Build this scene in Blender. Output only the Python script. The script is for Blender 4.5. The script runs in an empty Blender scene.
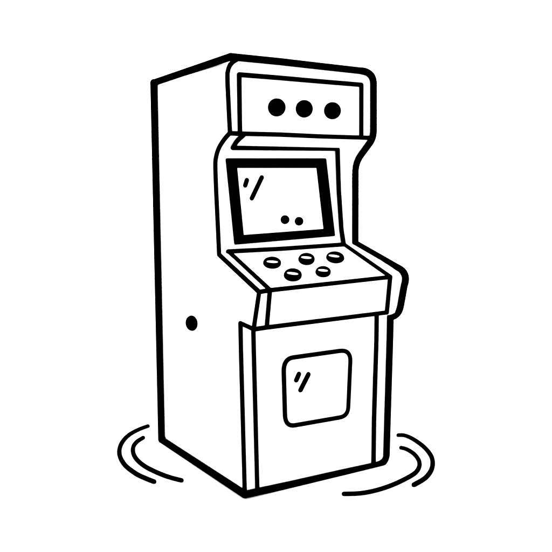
import bpy, bmesh, math
from mathutils import Vector, Matrix
# Free-standing arcade cabinet drawn in black and white: white lacquered boards with black
# edge trim.  All measurements below are metres: X along the front, Y into depth, Z up.
D = {
  'KL': {"mb":[0.0554,0.223,1.0166],"dk":[0.0554,-0.1232,0.8862],"bx":[0.0554,-0.0955,0.7314],"st":[0.0554,0.278,1.4661],"hb":[0.0554,0.101,1.5145]},
  'KR': {"mb":[0.6777,0.2268,1.0173],"dk":[0.6777,-0.1154,0.8953],"bx":[0.6777,-0.0942,0.7344],"st":[0.6777,0.278,1.4661],"hb":[0.6777,0.101,1.5145]},
  'nscr': [0.006,-0.9931,0.1173],
  'ndeck': [0.0011,-0.3441,0.9389],
  'PL': {"lb_lt":[[0.0,0.0062,0.0102],[0.0,0.0227,0.6247],[0.0,0.0238,0.7374]],"lt_bx":[[0.0,0.0238,0.7374],[0.0,-0.085,0.7286]],"bx_dk":[[0.0,-0.085,0.7286],[0.0,-0.1328,0.8845]],"dk_mb":[[0.0,-0.1328,0.8845],[0.0,0.2039,1.0075]],"mb_hb":[[0.0,0.2039,1.0075],[0.0,0.2102,1.1128],[0.0,0.2214,1.2825],[0.0,0.2226,1.3097],[0.0,0.2239,1.3379],[0.0,0.2249,1.364],[0.0,0.2249,1.385],[0.0,0.224,1.3989],[0.0,0.2224,1.4077],[0.0,0.2199,1.4144],[0.0,0.2161,1.4221],[0.0,0.2111,1.4313],[0.0,0.205,1.4405],[0.0,0.1978,1.4495],[0.0,0.1892,1.4581],[0.0,0.179,1.4665],[0.0,0.1674,1.4746],[0.0,0.1549,1.4823],[0.0,0.1423,1.4896],[0.0,0.1294,1.4964],[0.0,0.116,1.5028],[0.0,0.1024,1.5089],[0.0,0.0891,1.5151]],"hb_ht":[[0.0,0.0891,1.5151],[0.0,0.0935,1.5663],[0.0,0.1041,1.7151],[0.0,0.1037,1.7528]]},
  'arcL': [[0.0,0.1037,1.7528],[0.0008,0.101,1.7612],[0.003,0.101,1.7699],[0.0064,0.101,1.7782],[0.0113,0.101,1.7859],[0.0173,0.101,1.7932],[0.0242,0.101,1.7997],[0.0325,0.101,1.8053],[0.0417,0.101,1.8102],[0.0509,0.101,1.8152]],
  'PR': {"lb_lt":[[0.7509,-0.0119,0.0393],[0.7509,-0.017,0.2108],[0.7509,-0.0294,0.5912],[0.7509,-0.0315,0.6988]],"lt_bx":[[0.7509,-0.0315,0.6988],[0.7509,-0.0459,0.7023],[0.7509,-0.0586,0.7073],[0.7509,-0.0699,0.7137],[0.7509,-0.0795,0.7216],[0.7509,-0.0877,0.7309]],"bx_dk":[[0.7509,-0.0877,0.7309],[0.7509,-0.0944,0.7416],[0.7509,-0.0996,0.7538],[0.7509,-0.1033,0.7673],[0.7509,-0.1243,0.8531],[0.7509,-0.1304,0.8674],[0.7509,-0.1329,0.8803],[0.7509,-0.132,0.8919],[0.7509,-0.1276,0.9021],[0.7509,-0.1196,0.911],[0.7509,-0.1081,0.9187]],"dk_mb":[[0.7509,-0.1081,0.9187],[0.7509,-0.0931,0.925],[0.7509,-0.0743,0.9301],[0.7509,0.2332,1.0197]],"mb_hb":[[0.7509,0.2332,1.0197],[0.7509,0.2342,1.3545],[0.7509,0.2335,1.3661],[0.7509,0.2316,1.3772],[0.7509,0.2284,1.3879],[0.7509,0.2241,1.3982],[0.7509,0.2187,1.408],[0.7509,0.212,1.4173],[0.7509,0.2042,1.4262],[0.7509,0.1953,1.4345],[0.7509,0.1221,1.4931],[0.7509,0.1168,1.4986],[0.7509,0.1122,1.5042],[0.7509,0.1083,1.5101],[0.7509,0.1051,1.5162]],"hb_ht":[[0.7509,0.1051,1.5162],[0.7509,0.1025,1.5226],[0.7509,0.1007,1.5292],[0.7509,0.0996,1.536],[0.7509,0.0991,1.5431],[0.7509,0.1011,1.7541]]},
  'arcR': [[0.7509,0.1011,1.7541],[0.7494,0.101,1.7663],[0.7461,0.101,1.777],[0.7407,0.101,1.7861],[0.7334,0.101,1.7936],[0.7241,0.101,1.7995],[0.7129,0.101,1.8039],[0.6997,0.101,1.8067],[0.6847,0.101,1.808]],
  'arcB': [[0.6833,0.0,-0.0027],[0.713,0.0,-0.0034],[0.7238,0.0,-0.003],[0.7333,0.0,-0.0014],[0.7413,0.0,0.0014],[0.748,0.0,0.0055],[0.7533,0.0,0.0107],[0.7572,0.0,0.0172],[0.7596,0.0,0.025],[0.7509,-0.0119,0.0393]],
  'back_edge': [0.01787,[[-0.0158,0.8255,1.7967],[-0.0157,0.8464,0.0146]]],
  'side_base': [0.01648,[[-0.0135,0.8517,0.0127],[-0.0135,-0.0198,0.02]]],
  'top_side': [0.01599,[[-0.0105,0.838,1.798],[0.0122,0.0935,1.8188]]],
  'left_head': [0.00994,[[0.048,0.0958,1.8142],[0.0388,0.0958,1.8093],[0.0296,0.0958,1.8044],[0.0214,0.0958,1.7988],[0.0144,0.0958,1.7923],[0.0084,0.0958,1.7851],[0.0036,0.0958,1.7774],[0.0002,0.0958,1.7691],[-0.002,0.0958,1.7603],[-0.0028,0.0984,1.752],[-0.0028,0.0988,1.7143],[-0.0028,0.0882,1.5659],[-0.0028,0.0838,1.5147]]],
  'left_mid': [0.01006,[[-0.0027,0.1986,1.008],[-0.0027,0.2048,1.1132],[-0.0027,0.2161,1.2826],[-0.0027,0.2172,1.3097],[-0.0027,0.2186,1.3379],[-0.0027,0.2196,1.3639],[-0.0027,0.2196,1.3849],[-0.0027,0.2187,1.3987],[-0.0027,0.2171,1.4075],[-0.0027,0.2146,1.4142],[-0.0027,0.2108,1.4219],[-0.0028,0.2058,1.4311],[-0.0028,0.1997,1.4402],[-0.0028,0.1924,1.4492],[-0.0028,0.1839,1.4579],[-0.0028,0.1737,1.4662],[-0.0028,0.1621,1.4743],[-0.0028,0.1496,1.482],[-0.0028,0.137,1.4893],[-0.0028,0.1241,1.4961],[-0.0028,0.1107,1.5024],[-0.0028,0.0971,1.5085],[-0.0028,0.0838,1.5147]]],
  'left_deck': [0.01024,[[-0.003,-0.1379,0.8853],[-0.0027,0.1986,1.008]]],
  'left_box': [0.00963,[[-0.0029,0.0186,0.7384],[-0.0029,-0.0901,0.7297],[-0.003,-0.1379,0.8853]]],
  'left_low': [0.00996,[[-0.0027,0.0014,0.0125],[-0.0028,0.0176,0.6259],[-0.0029,0.0186,0.7384]]],
  'top_front': [0.01538,[[0.0135,0.0958,1.8192],[0.2472,0.096,1.8167],[0.4516,0.0961,1.8119],[0.681,0.0963,1.8072]]],
  'right_all': [0.01642,[[0.6792,0.094,1.8067],[0.6943,0.094,1.8055],[0.7074,0.094,1.8027],[0.7186,0.094,1.7983],[0.7278,0.094,1.7924],[0.7352,0.094,1.7849],[0.7405,0.094,1.7758],[0.7439,0.094,1.7652],[0.7453,0.0941,1.753],[0.7453,0.0921,1.5425],[0.7453,0.0925,1.5355],[0.7453,0.0937,1.5286],[0.7453,0.0955,1.522],[0.7453,0.098,1.5157],[0.7453,0.1012,1.5096],[0.7453,0.1051,1.5037],[0.7453,0.1097,1.4981],[0.7453,0.1151,1.4927],[0.7454,0.1882,1.4342],[0.7454,0.1971,1.4259],[0.7454,0.2049,1.417],[0.7454,0.2115,1.4077],[0.7454,0.217,1.398],[0.7454,0.2213,1.3877],[0.7454,0.2244,1.3771],[0.7454,0.2263,1.366],[0.7454,0.2271,1.3544],[0.7454,0.2261,1.0204],[0.7451,-0.0811,0.931],[0.745,-0.0999,0.926],[0.745,-0.1149,0.9197],[0.745,-0.1264,0.9121],[0.745,-0.1343,0.9032],[0.745,-0.1387,0.893],[0.745,-0.1397,0.8814],[0.745,-0.1371,0.8685],[0.745,-0.1311,0.8542],[0.7451,-0.1101,0.7687],[0.7451,-0.1063,0.7552],[0.7451,-0.1011,0.743],[0.7451,-0.0945,0.7323],[0.7451,-0.0863,0.7231],[0.7451,-0.0766,0.7152],[0.7451,-0.0654,0.7088],[0.7452,-0.0527,0.7038],[0.7452,-0.0384,0.7003],[0.7452,-0.0362,0.593],[0.7454,-0.0236,0.2134],[0.7454,-0.0184,0.0423]]],
  'base_front': [0.0163,[[-0.0135,-0.0198,0.02],[0.2133,-0.0135,0.0118],[0.4807,-0.0135,0.008],[0.6725,-0.0135,0.0036],[0.6961,-0.0135,0.0037],[0.7084,-0.0135,0.0043],[0.7191,-0.0135,0.0064],[0.7282,-0.0135,0.01],[0.7358,-0.0135,0.0151],[0.7418,-0.0135,0.0218],[0.7461,-0.0135,0.0301],[0.7489,-0.0135,0.0398],[0.75,-0.0135,0.0511]]],
  'marquee_outline': [0.01055,[[0.0502,0.0958,1.5115],[0.0497,0.0958,1.5682],[0.0503,0.0958,1.7507],[0.2465,0.096,1.7496],[0.4515,0.0961,1.7473],[0.678,0.0963,1.7458],[0.6784,0.0963,1.5454],[0.6786,0.0963,1.515]]],
  'marquee_base': [0.01027,[[0.0014,0.0917,1.5128],[0.0716,0.0918,1.5126],[0.2418,0.0919,1.5137],[0.4481,0.0921,1.5111],[0.7341,0.0923,1.5112]]],
  'soffit_trim': [0.01046,[[0.065,0.092,1.5076],[0.0672,0.1098,1.5027],[0.0693,0.1277,1.4979],[0.0718,0.1461,1.4929],[0.0756,0.1658,1.4875],[0.0812,0.1871,1.4817],[0.0881,0.2098,1.4755],[0.0956,0.2333,1.4692],[0.1029,0.2568,1.4627],[0.6659,0.2617,1.4676]]],
  'screen_edge': [0.01134,[[0.6706,0.2682,1.4679],[0.6617,0.2453,1.2752],[0.6614,0.2231,1.0874],[0.669,0.215,1.0184]]],
  'deck_back': [0.01104,[[0.0477,0.2085,1.018],[0.3075,0.2052,1.0164],[0.6673,0.2128,1.0186]]],
  'deck_left': [0.01037,[[0.0526,0.2177,1.0171],[0.0523,-0.1283,0.887]]],
  'deck_right': [0.01118,[[0.6741,0.222,1.0177],[0.6739,-0.12,0.896]]],
  'deck_front': [0.00983,[[-0.003,-0.1356,0.885],[0.0523,-0.1283,0.887],[0.6739,-0.12,0.896]]],
  'box_left': [0.00959,[[0.0523,-0.1283,0.887],[0.0524,-0.1005,0.7325]]],
  'box_right': [0.01059,[[0.6739,-0.12,0.896],[0.6739,-0.0987,0.7354]]],
  'box_base': [0.00997,[[-0.0029,-0.0901,0.7289],[0.0524,-0.1005,0.7325],[0.6739,-0.0987,0.7354]]],
  'low_left': [0.01002,[[0.0447,-0.0051,0.7041],[0.0456,-0.0051,0.6242],[0.0516,-0.0049,0.2387],[0.055,-0.0048,0.0107]]],
  'low_right': [0.01127,[[0.6922,-0.0046,0.7117],[0.6915,-0.0046,0.5937],[0.681,-0.0045,0.2193],[0.6797,-0.0044,0.009]]],
  'window_outline': [0.01029,[[0.1913,-0.0049,0.5159],[0.1921,-0.0049,0.5281],[0.1944,-0.0049,0.5387],[0.1981,-0.005,0.5477],[0.2032,-0.0049,0.5551],[0.2098,-0.0049,0.5608],[0.2178,-0.0049,0.565],[0.2273,-0.0049,0.5676],[0.2382,-0.0049,0.5686],[0.4865,-0.0047,0.5676],[0.5003,-0.0047,0.5665],[0.5123,-0.0047,0.5639],[0.5224,-0.0047,0.5595],[0.5305,-0.0047,0.5534],[0.5368,-0.0047,0.5457],[0.541,-0.0047,0.5362],[0.5433,-0.0047,0.5251],[0.5436,-0.0047,0.5123],[0.5331,-0.0046,0.3091],[0.5322,-0.0046,0.298],[0.5297,-0.0046,0.2884],[0.5256,-0.0046,0.2804],[0.5199,-0.0046,0.2739],[0.5126,-0.0046,0.2691],[0.5037,-0.0046,0.2658],[0.4933,-0.0046,0.2641],[0.4814,-0.0046,0.2639],[0.2464,-0.0048,0.2688],[0.235,-0.0048,0.2698],[0.225,-0.0048,0.2725],[0.2164,-0.0048,0.2768],[0.2094,-0.0048,0.2828],[0.2038,-0.0048,0.2903],[0.1997,-0.0049,0.2996],[0.197,-0.0049,0.3104],[0.1958,-0.0049,0.3229],[0.1913,-0.0049,0.5159]]],
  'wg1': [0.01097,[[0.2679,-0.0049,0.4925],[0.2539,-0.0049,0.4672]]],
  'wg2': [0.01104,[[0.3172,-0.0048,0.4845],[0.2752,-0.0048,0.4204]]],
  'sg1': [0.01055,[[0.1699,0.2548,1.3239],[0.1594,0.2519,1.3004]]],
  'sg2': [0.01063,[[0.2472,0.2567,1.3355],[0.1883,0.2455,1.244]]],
  'bez_o': [[0.0732,0.2706,1.4183],[0.608,0.2744,1.4236],[0.6291,0.2315,1.059],[0.0858,0.2264,1.044]],
  'bez_i': [[0.1272,0.2659,1.3758],[0.5476,0.2686,1.3772],[0.5636,0.2355,1.0961],[0.1362,0.2316,1.0857]],
  'md0': [[0.2766,0.101,1.6292],[0.2754,0.101,1.6205],[0.272,0.101,1.6122],[0.2666,0.101,1.6046],[0.2595,0.101,1.5981],[0.251,0.101,1.5932],[0.2416,0.101,1.59],[0.2317,0.101,1.5886],[0.2219,0.101,1.5892],[0.2126,0.101,1.5918],[0.2043,0.101,1.596],[0.1975,0.101,1.6019],[0.1923,0.101,1.609],[0.1892,0.101,1.617],[0.1882,0.101,1.6254],[0.1894,0.101,1.634],[0.1927,0.101,1.6423],[0.198,0.101,1.6498],[0.205,0.101,1.6562],[0.2133,0.101,1.6612],[0.2227,0.101,1.6645],[0.2325,0.101,1.6659],[0.2423,0.101,1.6654],[0.2517,0.101,1.663],[0.26,0.101,1.6588],[0.2671,0.101,1.653],[0.2723,0.101,1.6459],[0.2756,0.101,1.6378]],
  'md1': [[0.4165,0.101,1.6292],[0.4153,0.101,1.6206],[0.412,0.101,1.6123],[0.4066,0.101,1.6048],[0.3994,0.101,1.5985],[0.3909,0.101,1.5936],[0.3814,0.101,1.5904],[0.3714,0.101,1.5891],[0.3615,0.101,1.5897],[0.3521,0.101,1.5922],[0.3437,0.101,1.5964],[0.3368,0.101,1.6022],[0.3316,0.101,1.6092],[0.3284,0.101,1.6171],[0.3273,0.101,1.6255],[0.3285,0.101,1.634],[0.3318,0.101,1.6421],[0.3371,0.101,1.6496],[0.3441,0.101,1.6559],[0.3525,0.101,1.6608],[0.3619,0.101,1.6641],[0.3718,0.101,1.6655],[0.3817,0.101,1.665],[0.3912,0.101,1.6626],[0.3997,0.101,1.6585],[0.4068,0.101,1.6527],[0.4121,0.101,1.6457],[0.4154,0.101,1.6377]],
  'md2': [[0.5676,0.101,1.6272],[0.5664,0.101,1.6186],[0.563,0.101,1.6103],[0.5574,0.101,1.6028],[0.55,0.101,1.5965],[0.5412,0.101,1.5916],[0.5314,0.101,1.5884],[0.5211,0.101,1.5871],[0.5109,0.101,1.5877],[0.5012,0.101,1.5902],[0.4925,0.101,1.5944],[0.4852,0.101,1.6002],[0.4798,0.101,1.6072],[0.4765,0.101,1.6151],[0.4753,0.101,1.6235],[0.4765,0.101,1.632],[0.4799,0.101,1.6401],[0.4853,0.101,1.6476],[0.4925,0.101,1.6539],[0.5012,0.101,1.6588],[0.5109,0.101,1.6621],[0.5211,0.101,1.6635],[0.5314,0.101,1.663],[0.5412,0.101,1.6606],[0.55,0.101,1.6565],[0.5574,0.101,1.6507],[0.5629,0.101,1.6437],[0.5664,0.101,1.6357]],
  'sd0': [[0.3796,0.24,1.144],[0.3787,0.2395,1.1395],[0.3765,0.2389,1.1351],[0.3733,0.2385,1.1313],[0.3692,0.2381,1.1281],[0.3644,0.2378,1.1258],[0.3591,0.2376,1.1245],[0.3537,0.2375,1.1241],[0.3484,0.2376,1.1248],[0.3434,0.2377,1.1265],[0.3391,0.238,1.1291],[0.3356,0.2384,1.1325],[0.333,0.2388,1.1365],[0.3316,0.2394,1.1409],[0.3314,0.2399,1.1455],[0.3324,0.2404,1.1501],[0.3345,0.241,1.1544],[0.3377,0.2414,1.1582],[0.3418,0.2418,1.1614],[0.3465,0.2421,1.1637],[0.3518,0.2423,1.1651],[0.3572,0.2424,1.1655],[0.3625,0.2424,1.1648],[0.3675,0.2422,1.1631],[0.3719,0.2419,1.1605],[0.3754,0.2415,1.1571],[0.378,0.2411,1.1531],[0.3794,0.2406,1.1487]],
  'sd1': [[0.4549,0.2393,1.1344],[0.4539,0.2388,1.1299],[0.4518,0.2383,1.1256],[0.4485,0.2378,1.1218],[0.4444,0.2374,1.1187],[0.4396,0.2371,1.1164],[0.4344,0.2369,1.1151],[0.429,0.2369,1.1147],[0.4237,0.2369,1.1154],[0.4187,0.2371,1.1171],[0.4144,0.2373,1.1197],[0.4109,0.2377,1.1231],[0.4083,0.2382,1.127],[0.4069,0.2387,1.1314],[0.4067,0.2392,1.136],[0.4077,0.2398,1.1405],[0.4098,0.2403,1.1447],[0.413,0.2407,1.1485],[0.4171,0.2411,1.1516],[0.4218,0.2414,1.1539],[0.427,0.2416,1.1553],[0.4324,0.2417,1.1556],[0.4378,0.2417,1.155],[0.4427,0.2415,1.1533],[0.4471,0.2412,1.1507],[0.4507,0.2408,1.1474],[0.4533,0.2404,1.1434],[0.4547,0.2399,1.139]],
  'hole': [[0.0,0.4251,0.6812],[0.0,0.4248,0.6729],[0.0,0.4278,0.6643],[0.0,0.4339,0.6559],[0.0,0.4427,0.6481],[0.0,0.454,0.6412],[0.0,0.4671,0.6357],[0.0,0.4815,0.6317],[0.0,0.4965,0.6296],[0.0,0.5112,0.6293],[0.0,0.5249,0.6311],[0.0,0.537,0.6347],[0.0,0.5467,0.6401],[0.0,0.5536,0.6469],[0.0,0.5573,0.6548],[0.0,0.5575,0.6634],[0.0,0.5543,0.6722],[0.0,0.5479,0.6808],[0.0,0.5386,0.6888],[0.0,0.5268,0.6956],[0.0,0.5133,0.701],[0.0,0.4988,0.7048],[0.0,0.4839,0.7067],[0.0,0.4694,0.7066],[0.0,0.456,0.7047],[0.0,0.4444,0.7009],[0.0,0.4351,0.6956],[0.0,0.4286,0.6889]],
  'b0': [[0.2377,0.0838,0.9654],[0.2294,0.073,0.9614],[0.2197,0.0633,0.9579],[0.2089,0.0552,0.9549],[0.1976,0.049,0.9527],[0.1865,0.0451,0.9512],[0.1759,0.0435,0.9507],[0.1664,0.0445,0.951],[0.1585,0.0478,0.9523],[0.1525,0.0534,0.9543],[0.1488,0.061,0.9571],[0.1474,0.0702,0.9605],[0.1486,0.0806,0.9643],[0.1522,0.0917,0.9684],[0.1581,0.103,0.9725],[0.166,0.1139,0.9765],[0.1756,0.1238,0.9801],[0.1864,0.1323,0.9832],[0.1978,0.1388,0.9856],[0.2093,0.1431,0.9871],[0.2203,0.1449,0.9878],[0.2301,0.144,0.9875],[0.2383,0.1406,0.9862],[0.2445,0.1348,0.984],[0.2482,0.1269,0.9811],[0.2494,0.1173,0.9776],[0.2479,0.1065,0.9737],[0.244,0.0952,0.9695]],
  'b1': [[0.4219,0.0969,0.9699],[0.4127,0.0855,0.9658],[0.402,0.0752,0.962],[0.3905,0.0665,0.9588],[0.3788,0.0598,0.9564],[0.3674,0.0554,0.9548],[0.3568,0.0536,0.9542],[0.3476,0.0543,0.9544],[0.3402,0.0576,0.9556],[0.3349,0.0633,0.9577],[0.332,0.071,0.9606],[0.3317,0.0806,0.9641],[0.3339,0.0914,0.968],[0.3387,0.103,0.9723],[0.3457,0.1149,0.9766],[0.3547,0.1263,0.9808],[0.3652,0.1369,0.9847],[0.3767,0.146,0.988],[0.3887,0.1531,0.9906],[0.4005,0.1578,0.9923],[0.4114,0.16,0.9931],[0.4211,0.1593,0.9928],[0.4288,0.156,0.9916],[0.4342,0.1501,0.9894],[0.437,0.1419,0.9864],[0.4371,0.132,0.9828],[0.4345,0.1207,0.9787],[0.4294,0.1088,0.9743]],
  'b2': [[0.5764,0.0856,0.9656],[0.5659,0.0743,0.9615],[0.5541,0.0645,0.9579],[0.5415,0.0566,0.955],[0.5288,0.051,0.953],[0.5166,0.0479,0.9519],[0.5054,0.0475,0.9518],[0.4958,0.0498,0.9526],[0.4883,0.0547,0.9544],[0.4832,0.0619,0.957],[0.4807,0.071,0.9604],[0.481,0.0818,0.9643],[0.4842,0.0936,0.9687],[0.4899,0.1059,0.9732],[0.4981,0.1181,0.9776],[0.5083,0.1295,0.9818],[0.5201,0.1397,0.9855],[0.5328,0.148,0.9886],[0.5458,0.1541,0.9908],[0.5584,0.1575,0.992],[0.5701,0.1581,0.9922],[0.58,0.1558,0.9914],[0.5878,0.1508,0.9895],[0.5931,0.1433,0.9868],[0.5954,0.1337,0.9832],[0.5948,0.1225,0.9791],[0.5912,0.1103,0.9747],[0.585,0.0978,0.9701]],
  'b3': [[0.2664,-0.0342,0.9221],[0.2576,-0.0453,0.918],[0.2473,-0.0552,0.9144],[0.2362,-0.0634,0.9114],[0.2247,-0.0697,0.9091],[0.2134,-0.0737,0.9076],[0.2028,-0.0753,0.9071],[0.1934,-0.0743,0.9075],[0.1858,-0.0709,0.9087],[0.1802,-0.0652,0.9108],[0.1769,-0.0575,0.9136],[0.176,-0.0481,0.9171],[0.1777,-0.0375,0.921],[0.1819,-0.0261,0.9251],[0.1884,-0.0146,0.9293],[0.1969,-0.0035,0.9334],[0.207,0.0066,0.9371],[0.2181,0.0153,0.9403],[0.2299,0.022,0.9427],[0.2415,0.0264,0.9443],[0.2525,0.0282,0.945],[0.2623,0.0274,0.9447],[0.2702,0.0239,0.9434],[0.276,0.0179,0.9412],[0.2793,0.0098,0.9382],[0.2799,-0.0,0.9346],[0.2778,-0.011,0.9306],[0.2732,-0.0226,0.9263]],
  'b4': [[0.4201,-0.0284,0.924],[0.4117,-0.0383,0.9204],[0.402,-0.0471,0.9172],[0.3916,-0.0544,0.9145],[0.381,-0.0599,0.9125],[0.3707,-0.0634,0.9112],[0.3611,-0.0647,0.9108],[0.3528,-0.0638,0.9111],[0.3461,-0.0606,0.9123],[0.3414,-0.0554,0.9142],[0.3388,-0.0484,0.9168],[0.3386,-0.0399,0.9199],[0.3407,-0.0303,0.9234],[0.3451,-0.0202,0.9271],[0.3515,-0.0099,0.9309],[0.3597,0.0,0.9345],[0.3692,0.009,0.9378],[0.3797,0.0167,0.9406],[0.3905,0.0226,0.9427],[0.4011,0.0264,0.9441],[0.411,0.0279,0.9447],[0.4197,0.027,0.9443],[0.4266,0.0237,0.9431],[0.4314,0.0183,0.9411],[0.4339,0.011,0.9384],[0.434,0.0022,0.9352],[0.4316,-0.0077,0.9316],[0.4269,-0.0181,0.9278]],
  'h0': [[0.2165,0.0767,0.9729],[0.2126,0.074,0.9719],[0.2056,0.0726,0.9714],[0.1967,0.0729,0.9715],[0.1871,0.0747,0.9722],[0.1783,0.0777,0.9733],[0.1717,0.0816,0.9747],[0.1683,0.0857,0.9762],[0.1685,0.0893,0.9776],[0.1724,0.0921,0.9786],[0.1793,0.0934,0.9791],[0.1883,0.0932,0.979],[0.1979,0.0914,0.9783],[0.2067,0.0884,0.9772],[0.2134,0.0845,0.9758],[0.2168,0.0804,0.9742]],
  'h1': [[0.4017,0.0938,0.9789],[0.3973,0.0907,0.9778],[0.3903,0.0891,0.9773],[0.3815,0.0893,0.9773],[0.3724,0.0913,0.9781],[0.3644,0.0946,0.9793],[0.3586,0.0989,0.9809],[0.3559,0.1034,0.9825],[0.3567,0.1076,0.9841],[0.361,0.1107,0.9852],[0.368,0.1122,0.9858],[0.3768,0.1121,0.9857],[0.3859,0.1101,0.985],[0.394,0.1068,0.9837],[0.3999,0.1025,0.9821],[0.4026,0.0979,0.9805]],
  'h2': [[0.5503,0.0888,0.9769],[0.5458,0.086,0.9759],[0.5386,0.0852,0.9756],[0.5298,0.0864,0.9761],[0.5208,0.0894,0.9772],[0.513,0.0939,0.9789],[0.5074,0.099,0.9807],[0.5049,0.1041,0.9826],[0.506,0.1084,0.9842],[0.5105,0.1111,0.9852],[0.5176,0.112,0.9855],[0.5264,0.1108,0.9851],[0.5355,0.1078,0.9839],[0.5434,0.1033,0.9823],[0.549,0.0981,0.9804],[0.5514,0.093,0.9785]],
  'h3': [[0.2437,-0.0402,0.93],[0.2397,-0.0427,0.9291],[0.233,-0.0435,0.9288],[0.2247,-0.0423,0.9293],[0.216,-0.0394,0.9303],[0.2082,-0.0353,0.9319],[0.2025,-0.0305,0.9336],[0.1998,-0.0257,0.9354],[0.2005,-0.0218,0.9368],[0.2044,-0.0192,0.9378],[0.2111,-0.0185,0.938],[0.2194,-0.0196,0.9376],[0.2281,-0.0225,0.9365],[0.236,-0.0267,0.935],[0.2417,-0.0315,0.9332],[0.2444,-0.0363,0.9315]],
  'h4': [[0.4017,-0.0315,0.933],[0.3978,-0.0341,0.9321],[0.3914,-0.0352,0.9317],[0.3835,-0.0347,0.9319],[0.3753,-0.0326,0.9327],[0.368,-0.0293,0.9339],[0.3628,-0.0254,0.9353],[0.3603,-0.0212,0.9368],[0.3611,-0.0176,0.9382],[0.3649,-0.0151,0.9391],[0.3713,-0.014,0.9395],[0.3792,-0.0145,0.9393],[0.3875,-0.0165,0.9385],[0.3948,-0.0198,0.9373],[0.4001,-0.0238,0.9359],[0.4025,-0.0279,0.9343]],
  'arc_lo': [0.0115,[[0.021,1.1174,0.0075],[0.0019,1.1098,0.0075],[-0.0172,1.1022,0.0075],[-0.0382,1.0913,0.0075],[-0.0627,1.0761,0.0075],[-0.0891,1.0577,0.0075],[-0.1148,1.0358,0.0075],[-0.1391,1.0101,0.0075],[-0.1628,0.981,0.0075],[-0.1849,0.9497,0.0075],[-0.2054,0.9163,0.0075],[-0.2244,0.8808,0.0075],[-0.2414,0.8443,0.0075],[-0.2563,0.8072,0.0075],[-0.2691,0.7691,0.0075],[-0.2798,0.7298,0.0075],[-0.2887,0.6885,0.0075],[-0.2954,0.6459,0.0075],[-0.2997,0.6039,0.0075],[-0.3007,0.5615,0.0075],[-0.2992,0.5198,0.0075],[-0.2965,0.4834,0.0075],[-0.2929,0.4552,0.0075],[-0.2881,0.4324,0.0075],[-0.2829,0.4108,0.0075],[-0.2774,0.3894,0.0075],[-0.2716,0.3693,0.0075],[-0.2658,0.3492,0.0075]]],
  'arc_li': [0.01122,[[-0.0754,0.9466,0.0075],[-0.0924,0.9336,0.0075],[-0.1094,0.9206,0.0075],[-0.1257,0.9052,0.0075],[-0.1413,0.8866,0.0075],[-0.1561,0.8655,0.0075],[-0.17,0.8414,0.0075],[-0.1831,0.8132,0.0075],[-0.1953,0.7821,0.0075],[-0.2056,0.7503,0.0075],[-0.2137,0.7188,0.0075],[-0.22,0.6867,0.0075],[-0.2244,0.6538,0.0075],[-0.227,0.6194,0.0075],[-0.2278,0.5842,0.0075],[-0.2265,0.549,0.0075],[-0.2226,0.5131,0.0075],[-0.2165,0.4773,0.0075],[-0.21,0.4443,0.0075],[-0.2034,0.4159,0.0075],[-0.1964,0.3905,0.0075],[-0.1883,0.3661,0.0075],[-0.1788,0.3426,0.0075],[-0.1682,0.3201,0.0075],[-0.1576,0.2977,0.0075]]],
  'arc_ro': [0.01129,[[1.0542,0.26,0.0075],[1.063,0.2552,0.0075],[1.0719,0.2505,0.0075],[1.0781,0.2409,0.0075],[1.0812,0.2253,0.0075],[1.0816,0.2048,0.0075],[1.0783,0.1782,0.0075],[1.0705,0.1426,0.0075],[1.059,0.1009,0.0075],[1.045,0.06,0.0075],[1.0287,0.0213,0.0075],[1.0101,-0.0166,0.0075],[0.9903,-0.0515,0.0075],[0.9701,-0.0822,0.0075],[0.9487,-0.1099,0.0075],[0.9258,-0.1363,0.0075],[0.9007,-0.1625,0.0075],[0.874,-0.1874,0.0075],[0.8465,-0.2101,0.0075],[0.8183,-0.2306,0.0075],[0.7894,-0.2489,0.0075],[0.7599,-0.2647,0.0075],[0.7299,-0.2769,0.0075],[0.6994,-0.2866,0.0075],[0.6689,-0.2962,0.0075]]],
  'arc_ri': [0.01066,[[0.9385,0.1034,0.0075],[0.9424,0.0933,0.0075],[0.9462,0.0832,0.0075],[0.9473,0.0691,0.0075],[0.9448,0.0485,0.0075],[0.9395,0.0239,0.0075],[0.9317,-0.0014,0.0075],[0.9208,-0.0269,0.0075],[0.9074,-0.0529,0.0075],[0.8926,-0.0773,0.0075],[0.877,-0.0992,0.0075],[0.86,-0.1193,0.0075],[0.8414,-0.1383,0.0075],[0.8209,-0.1564,0.0075],[0.7986,-0.1734,0.0075],[0.7751,-0.1882,0.0075],[0.751,-0.2,0.0075],[0.7255,-0.2097,0.0075],[0.697,-0.219,0.0075],[0.6636,-0.229,0.0075],[0.627,-0.2386,0.0075],[0.5914,-0.2462,0.0075],[0.5576,-0.2515,0.0075],[0.5247,-0.2547,0.0075],[0.4939,-0.2557,0.0075],[0.4655,-0.2544,0.0075],[0.4393,-0.2508,0.0075],[0.4151,-0.2449,0.0075],[0.3938,-0.2359,0.0075],[0.3745,-0.2246,0.0075],[0.3552,-0.2133,0.0075]]],
  'W': 0.7509,
  'xl': 0.0554,
  'xr': 0.6777,
  'Yh': 0.101,
  'Yb': 0.8733,
  'cam': [[-1.5423,-2.7758,1.3049],[0.851976,-0.523511,-0.008521],[0.068006,0.094508,0.993199],[0.519145,0.846761,-0.116121],785.228],
}
scene = bpy.context.scene
col = scene.collection
V = Vector
W, XL, XR, YH = D['W'], D['xl'], D['xr'], D['Yh']
ZT = 1.807
YBT, YBB = D['back_edge'][1][0][1], D['back_edge'][1][-1][1]

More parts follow.
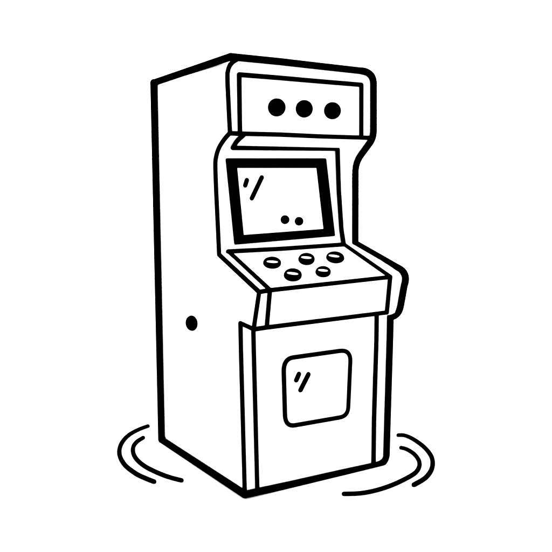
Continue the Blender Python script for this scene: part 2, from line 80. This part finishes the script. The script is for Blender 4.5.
# ---------------------------------------------------------------- materials
def material(name, base, rough, bump=0.0, scale=60.0, vary=0.0):
    m = bpy.data.materials.new(name); m.use_nodes = True
    nt = m.node_tree; b = nt.nodes['Principled BSDF']
    b.inputs['Roughness'].default_value = rough
    b.inputs['Specular IOR Level'].default_value = 0.0
    b.inputs['Base Color'].default_value = (base, base, base, 1)
    if vary or bump:
        tc = nt.nodes.new('ShaderNodeTexCoord')
        n = nt.nodes.new('ShaderNodeTexNoise'); n.inputs['Scale'].default_value = scale
        n.inputs['Detail'].default_value = 4
        nt.links.new(tc.outputs['Object'], n.inputs['Vector'])
        if vary:
            r = nt.nodes.new('ShaderNodeMapRange')
            r.inputs['To Min'].default_value = base - vary; r.inputs['To Max'].default_value = base + vary
            nt.links.new(n.outputs['Fac'], r.inputs['Value'])
            nt.links.new(r.outputs['Result'], b.inputs['Base Color'])
        if bump:
            p = nt.nodes.new('ShaderNodeBump'); p.inputs['Strength'].default_value = bump
            p.inputs['Distance'].default_value = 0.001
            nt.links.new(n.outputs['Fac'], p.inputs['Height'])
            nt.links.new(p.outputs['Normal'], b.inputs['Normal'])
    return m
M_WHITE = material('white_lacquer', 0.88, 0.9, 0.05, 80, 0.01)
M_GLASS = material('white_glass', 0.90, 0.7, 0, 30, 0.01)
M_FLOOR = material('white_floor', 0.88, 1.0, 0.05, 25, 0.01)
M_BLACK = material('black_rubber', 0.0, 1.0)

# ---------------------------------------------------------------- helpers
def link(name, bm, m, parent=None, smooth=False):
    bmesh.ops.recalc_face_normals(bm, faces=bm.faces)
    me = bpy.data.meshes.new(name); bm.to_mesh(me); bm.free()
    if smooth:
        for p in me.polygons: p.use_smooth = True
    me.materials.append(m)
    o = bpy.data.objects.new(name, me); col.objects.link(o); o.parent = parent
    return o
def add_tube(bm, pts, r, seg=14):
    """Round trim strip: cylinders with a ball at each bend and at both ends."""
    pts = [V(p) for p in pts]
    for a, b in zip(pts, pts[1:]):
        d = b - a
        if d.length < 1e-5: continue
        q = d.to_track_quat('Z', 'Y').to_matrix()
        ra, rb = [], []
        for k in range(seg):
            t = 2*math.pi*k/seg; off = q @ V((r*math.cos(t), r*math.sin(t), 0))
            ra.append(bm.verts.new(a+off)); rb.append(bm.verts.new(b+off))
        for k in range(seg):
            bm.faces.new((ra[k], ra[(k+1) % seg], rb[(k+1) % seg], rb[k]))
    for p in pts:
        bmesh.ops.create_icosphere(bm, subdivisions=2, radius=r*1.005, matrix=Matrix.Translation(p))
def trim(name, keys, parent, extra=()):
    bm = bmesh.new()
    for k in keys:
        r, pts = D[k]; add_tube(bm, pts, r)
    for r, pts in extra: add_tube(bm, pts, r)
    return link(name, bm, M_BLACK, parent, True)
def slab(bm, pts, n, lo, hi, grow=0.0):
    """Prism on polygon pts: from lo to hi along n; its top edge pulled in by grow."""
    pts = [V(p) for p in pts]; n = V(n).normalized(); c = sum(pts, V())/len(pts)
    a = [bm.verts.new(p + n*lo) for p in pts]
    b = [bm.verts.new(p + (c-p)*grow + n*hi) for p in pts]
    bm.faces.new(a[::-1]); bm.faces.new(b)
    for i in range(len(pts)):
        j = (i+1) % len(pts); bm.faces.new((a[i], a[j], b[j], b[i]))
def board(name, pts, n, lo, hi, m, parent, grow=0.0):
    bm = bmesh.new(); slab(bm, pts, n, lo, hi, grow); return link(name, bm, m, parent)
def resample(P, n):
    P = [V(p) for p in P]; L = [0]
    for a, b in zip(P, P[1:]): L.append(L[-1] + (b-a).length)
    out = []
    for i in range(n):
        s = L[-1]*i/(n-1)
        for k in range(len(P)-1):
            if s <= L[k+1] + 1e-9:
                t = 0 if L[k+1] == L[k] else (s-L[k])/(L[k+1]-L[k]); out.append(P[k].lerp(P[k+1], t)); break
    if len(P) == 3:                               # keep the bend
        i = min(range(1, n-1), key=lambda j: (out[j]-P[1]).length); out[i] = P[1].copy()
    return out

# ---------------------------------------------------------------- the cabinet
cab = bpy.data.objects.new('arcade_cabinet', None); col.objects.link(cab)
cab['label'] = 'white upright arcade cabinet with thick black outlines, blank screen and five buttons'
cab['category'] = 'arcade machine'

def side_panel(prof, arc, K, xo, xi, arcb=None):
    bm = bmesh.new()
    nv = lambda p: bm.verts.new(V(p))
    inner_path = {'lb_lt': [V((xi, 0, 0)), V((xi, 0, K['bx'][2]+.004))],
                  'lt_bx': [V((xi, 0, K['bx'][2]+.004)), V(K['bx'])],
                  'bx_dk': [V(K['bx']), V(K['dk'])], 'dk_mb': [V(K['dk']), V(K['mb'])],
                  'mb_hb': [V(K['mb']), V(K['st']), V(K['hb'])],
                  'hb_ht': [V(K['hb']), V((xi, YH, ZT))]}
    O, I = [], []
    for k in ('lb_lt', 'lt_bx', 'bx_dk', 'dk_mb', 'mb_hb', 'hb_ht'):
        P = [V(p) for p in prof[k]]
        if k == 'lb_lt' and not arcb: P[0].z = 0.0
        Q = resample(inner_path[k], len(P))
        if k != 'lb_lt': P, Q = P[1:], Q[1:]
        O += [nv(p) for p in P]; I += [nv(q) for q in Q]
    for i in range(len(O)-1): bm.faces.new((O[i], O[i+1], I[i+1], I[i]))
    bbo, bto = nv((xo, YBB, 0)), nv((xo, YBT, ZT))
    bbi, bti = nv((xi, YBB, 0)), nv((xi, YBT, ZT))
    bm.faces.new([bbo] + O + [bto]); bm.faces.new(([bbi] + I + [bti])[::-1])
    A = [O[-1]] + [nv((p[0], p[1], min(p[2], ZT))) for p in arc[1:]]
    for a, b in zip(A, A[1:]):
        bm.faces.new((a, b, I[-1])); bm.faces.new((a, b, bto))
    bm.faces.new((A[-1], I[-1], bti, bto))
    if arcb:
        B = [nv((p[0], p[1], max(p[2]-.0075, 0))) for p in arcb[:-1]] + [O[0]]
        for a, b in zip(B, B[1:]):
            bm.faces.new((a, b, I[0])); bm.faces.new((a, b, bbo))
        bm.faces.new((B[0], I[0], bbi, bbo))
    else:
        bm.faces.new((O[0], I[0], bbi, bbo))
    bm.faces.new((bbo, bbi, bti, bto))
    return link('side_panel', bm, M_WHITE, cab)

R6 = D['back_edge'][0]
left = side_panel(D['PL'], D['arcL'], D['KL'], 0.0, XL)
trim('edge_trim', ['back_edge', 'side_base', 'top_side', 'left_head', 'left_mid', 'left_deck', 'left_box', 'left_low'], left)
board('bolt', D['hole'], (-1, 0, 0), -.002, .003, M_BLACK, left, .06)['label'] = 'black round bolt head low on the side panel'
right = side_panel(D['PR'], D['arcR'], D['KR'], W, XR, D['arcB'])
trim('edge_trim', ['right_all'], right, [
    (R6*.9, [(W-.004, YBB-.004, .018), (W-.004, YBT-.004, ZT-.01)]),
    (R6*.9, [(W-.004, .01, .03), (W-.004, .06, .018), (W-.004, YBB-.004, .018)]),
    (R6*.9, [(W-.03, YH+.02, ZT-.012), (W-.01, YBT-.004, ZT-.012)])])

KL, KR = D['KL'], D['KR']
g = .001
def quad(name, a, b, c, d, n, th, parent=cab, m=M_WHITE):
    return board(name, [a, b, c, d], n, -th, 0, m, parent)
top = quad('top_panel', (XL+g, YH+.003, ZT-.001), (XR-g, YH+.003, ZT-.001), (XR-g, YBT-.003, ZT-.001), (XL+g, YBT-.003, ZT-.001), (0, 0, 1), .02)
trim('edge_trim', ['top_front'], top)
back = board('back_panel', [(XL+g, YBB-.004, .002), (XR-g, YBB-.004, .002), (XR-g, YBT-.004, ZT-.022), (XL+g, YBT-.004, ZT-.022)], (0, 1, 0), -.02, 0, M_WHITE, cab)
trim('edge_trim', [], back, [(R6*.9, [(.0, YBT-.004, ZT-.012), (W-.01, YBT-.004, ZT-.012)])])
trim('edge_trim', [], back, [(R6*.9, [(.0, YBB-.004, .018), (W-.004, YBB-.004, .018)])])

# lit sign box at the head
hb0, hb1 = V(KL['hb']), V(KR['hb'])
marq = quad('marquee', (XL+g, YH+.001, hb0.z+.002), (XR-g, YH+.001, hb0.z+.002), (XR-g, YH+.001, ZT-.022), (XL+g, YH+.001, ZT-.022), (0, -1, 0), .02)
marq['label'] = 'blank white header panel with three black dots'
trim('edge_trim', ['marquee_outline', 'marquee_base'], marq)
for k in range(3): board('marquee_dot', D['md%d' % k], (0, -1, 0), -.002, .003, M_BLACK, marq, .02)
up = (0, -.3, -1)
sof = quad('marquee_underside', V(KL['hb'])+V((g, 0, 0)), V(KR['hb'])-V((g, 0, 0)), V(KR['st'])-V((g, 0, 0)), V(KL['st'])+V((g, 0, 0)), up, .015)
trim('edge_trim', ['soffit_trim'], sof)

# screen
ns = D['nscr']
scr = quad('screen_panel', V(KL['mb'])+V((g, 0, 0)), V(KR['mb'])-V((g, 0, 0)), V(KR['st'])-V((g, 0, 0)), V(KL['st'])+V((g, 0, 0)), ns, .02)
trim('edge_trim', ['screen_edge'], scr)
def rounded(P, r, n=4):
    P = [V(p) for p in P]; out = []
    for i, p in enumerate(P):
        a = (P[i-1]-p).normalized()*r; b = (P[(i+1) % len(P)]-p).normalized()*r
        for k in range(n+1):
            t = k/n; out.append(p + a*(1-t)**2 + b*t**2)
    return out
bm = bmesh.new(); n = V(ns).normalized()
Po = rounded(D['bez_o'], .008); Pi = [V(p) for p in D['bez_i'] for _ in range(5)]
Pi = [p + (Po[i]-p).normalized()*1e-5*(i % 5) for i, p in enumerate(Pi)]
ring = [[bm.verts.new(p + n*h) for p in P] for P, h in ((Po, -.001), (Po, .004), (Pi, .004), (Pi, -.001))]
N = len(Po)
for a, b in zip(ring, ring[1:]+ring[:1]):
    for i in range(N):
        j = (i+1) % N; bm.faces.new((a[i], a[j], b[j], b[i]))
mon = link('screen_bezel', bm, M_BLACK, cab)
mon['label'] = 'thick black frame around the blank screen'
glass = board('screen', D['bez_i'], ns, .0003, .002, M_GLASS, cab)
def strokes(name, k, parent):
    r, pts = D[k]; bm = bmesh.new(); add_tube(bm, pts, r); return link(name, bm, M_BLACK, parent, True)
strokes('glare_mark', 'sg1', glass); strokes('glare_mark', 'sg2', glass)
for k in range(2): board('screen_dot', D['sd%d' % k], ns, .0015, .004, M_BLACK, glass, .02)

# control panel: sloping deck and front board of one wedge-shaped box
bm = bmesh.new()
sec = []
for K, x in ((KL, XL+g), (KR, XR-g)):
    sec.append([bm.verts.new((x, K[k][1], K[k][2])) for k in ('bx', 'dk', 'mb')] + [bm.verts.new((x, K['mb'][1], K['bx'][2]+.003))])
for i in range(4):
    j = (i+1) % 4; bm.faces.new((sec[0][i], sec[0][j], sec[1][j], sec[1][i]))
bm.faces.new(sec[0][::-1]); bm.faces.new(sec[1])
ctl = link('control_panel', bm, M_WHITE, cab)
trim('edge_trim', ['deck_back', 'deck_left', 'deck_right', 'deck_front', 'box_left', 'box_right', 'box_base'], ctl)
nd = D['ndeck']
for k in range(5):
    bm = bmesh.new(); n = V(nd).normalized(); P = [V(p) for p in D['b%d' % k]]; cc = sum(P, V())/len(P)
    rings = [[bm.verts.new(cc + (p-cc)*s + n*h) for p in P] for h, s in ((-.002, 1), (.002, 1), (.005, .97), (.0075, .89), (.009, .76))]
    for A_, B_ in zip(rings, rings[1:]):
        for i in range(len(P)):
            j = (i+1) % len(P); bm.faces.new((A_[i], A_[j], B_[j], B_[i]))
    bm.faces.new(rings[0][::-1]); bm.faces.new(rings[-1])
    b = link('button', bm, M_BLACK, cab)
    b['label'] = 'round black push button with a thin white highlight'
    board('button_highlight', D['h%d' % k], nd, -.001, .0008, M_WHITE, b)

# lower front
low = board('front_panel', [(XL+g, .001, .002), (XR-g, .001, .002), (XR-g, .001, KR['bx'][2]), (XL+g, .001, KL['bx'][2])], (0, -1, 0), -.02, 0, M_WHITE, cab)
trim('edge_trim', ['base_front', 'low_left', 'low_right'], low)
win = board('coin_door', [p for p in D['window_outline'][1][:-1]], (0, -1, 0), -.012, -.003, M_GLASS, cab)
win['label'] = 'white rounded square door panel outlined in black'
trim('edge_trim', ['window_outline'], win)
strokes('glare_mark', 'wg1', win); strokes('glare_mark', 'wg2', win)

# ---------------------------------------------------------------- curved strips lying on the floor
for key, lab in (('arc_lo', 'outer curved black line on the floor, left of the cabinet, farther from it'),
                 ('arc_li', 'inner curved black line on the floor, left of the cabinet, nearer to it'),
                 ('arc_ro', 'outer short curved black line on the floor, right of the cabinet'),
                 ('arc_ri', 'inner long curved black line on the floor, sweeping right of and before the cabinet')):
    r, pts = D[key]; bm = bmesh.new(); add_tube(bm, pts, r)
    o = link('curved_line', bm, M_BLACK, None, True)
    o['label'] = lab; o['category'] = 'curved line'; o['group'] = 'curved lines on the floor around the cabinet'

# ---------------------------------------------------------------- floor, light, camera
bm = bmesh.new(); bmesh.ops.create_grid(bm, x_segments=8, y_segments=8, size=60)
fl = link('floor', bm, M_FLOOR); fl['kind'] = 'structure'

w = bpy.data.worlds.new('World'); scene.world = w; w.use_nodes = True
w.node_tree.nodes['Background'].inputs['Color'].default_value = (1, 1, 1, 1)
w.node_tree.nodes['Background'].inputs['Strength'].default_value = 1.0
scene.view_settings.view_transform = 'Standard'; scene.view_settings.look = 'None'
scene.view_settings.gamma = 1; scene.view_settings.exposure = 2.0
scene.cycles.max_bounces = 6

c, r, u, f, fl_px = D['cam']
cd = bpy.data.cameras.new('camera'); cam = bpy.data.objects.new('camera', cd); col.objects.link(cam)
r, u, f = V(r), V(u), V(f)
m = Matrix((r, u, -f)).transposed().to_4x4(); m.translation = V(c); cam.matrix_world = m
cd.sensor_width = 36; cd.sensor_fit = 'HORIZONTAL'; cd.lens = 36*fl_px/552
cd.clip_start = .01; cd.clip_end = 500
scene.camera = cam
scene.render.resolution_x = scene.render.resolution_y = 1024
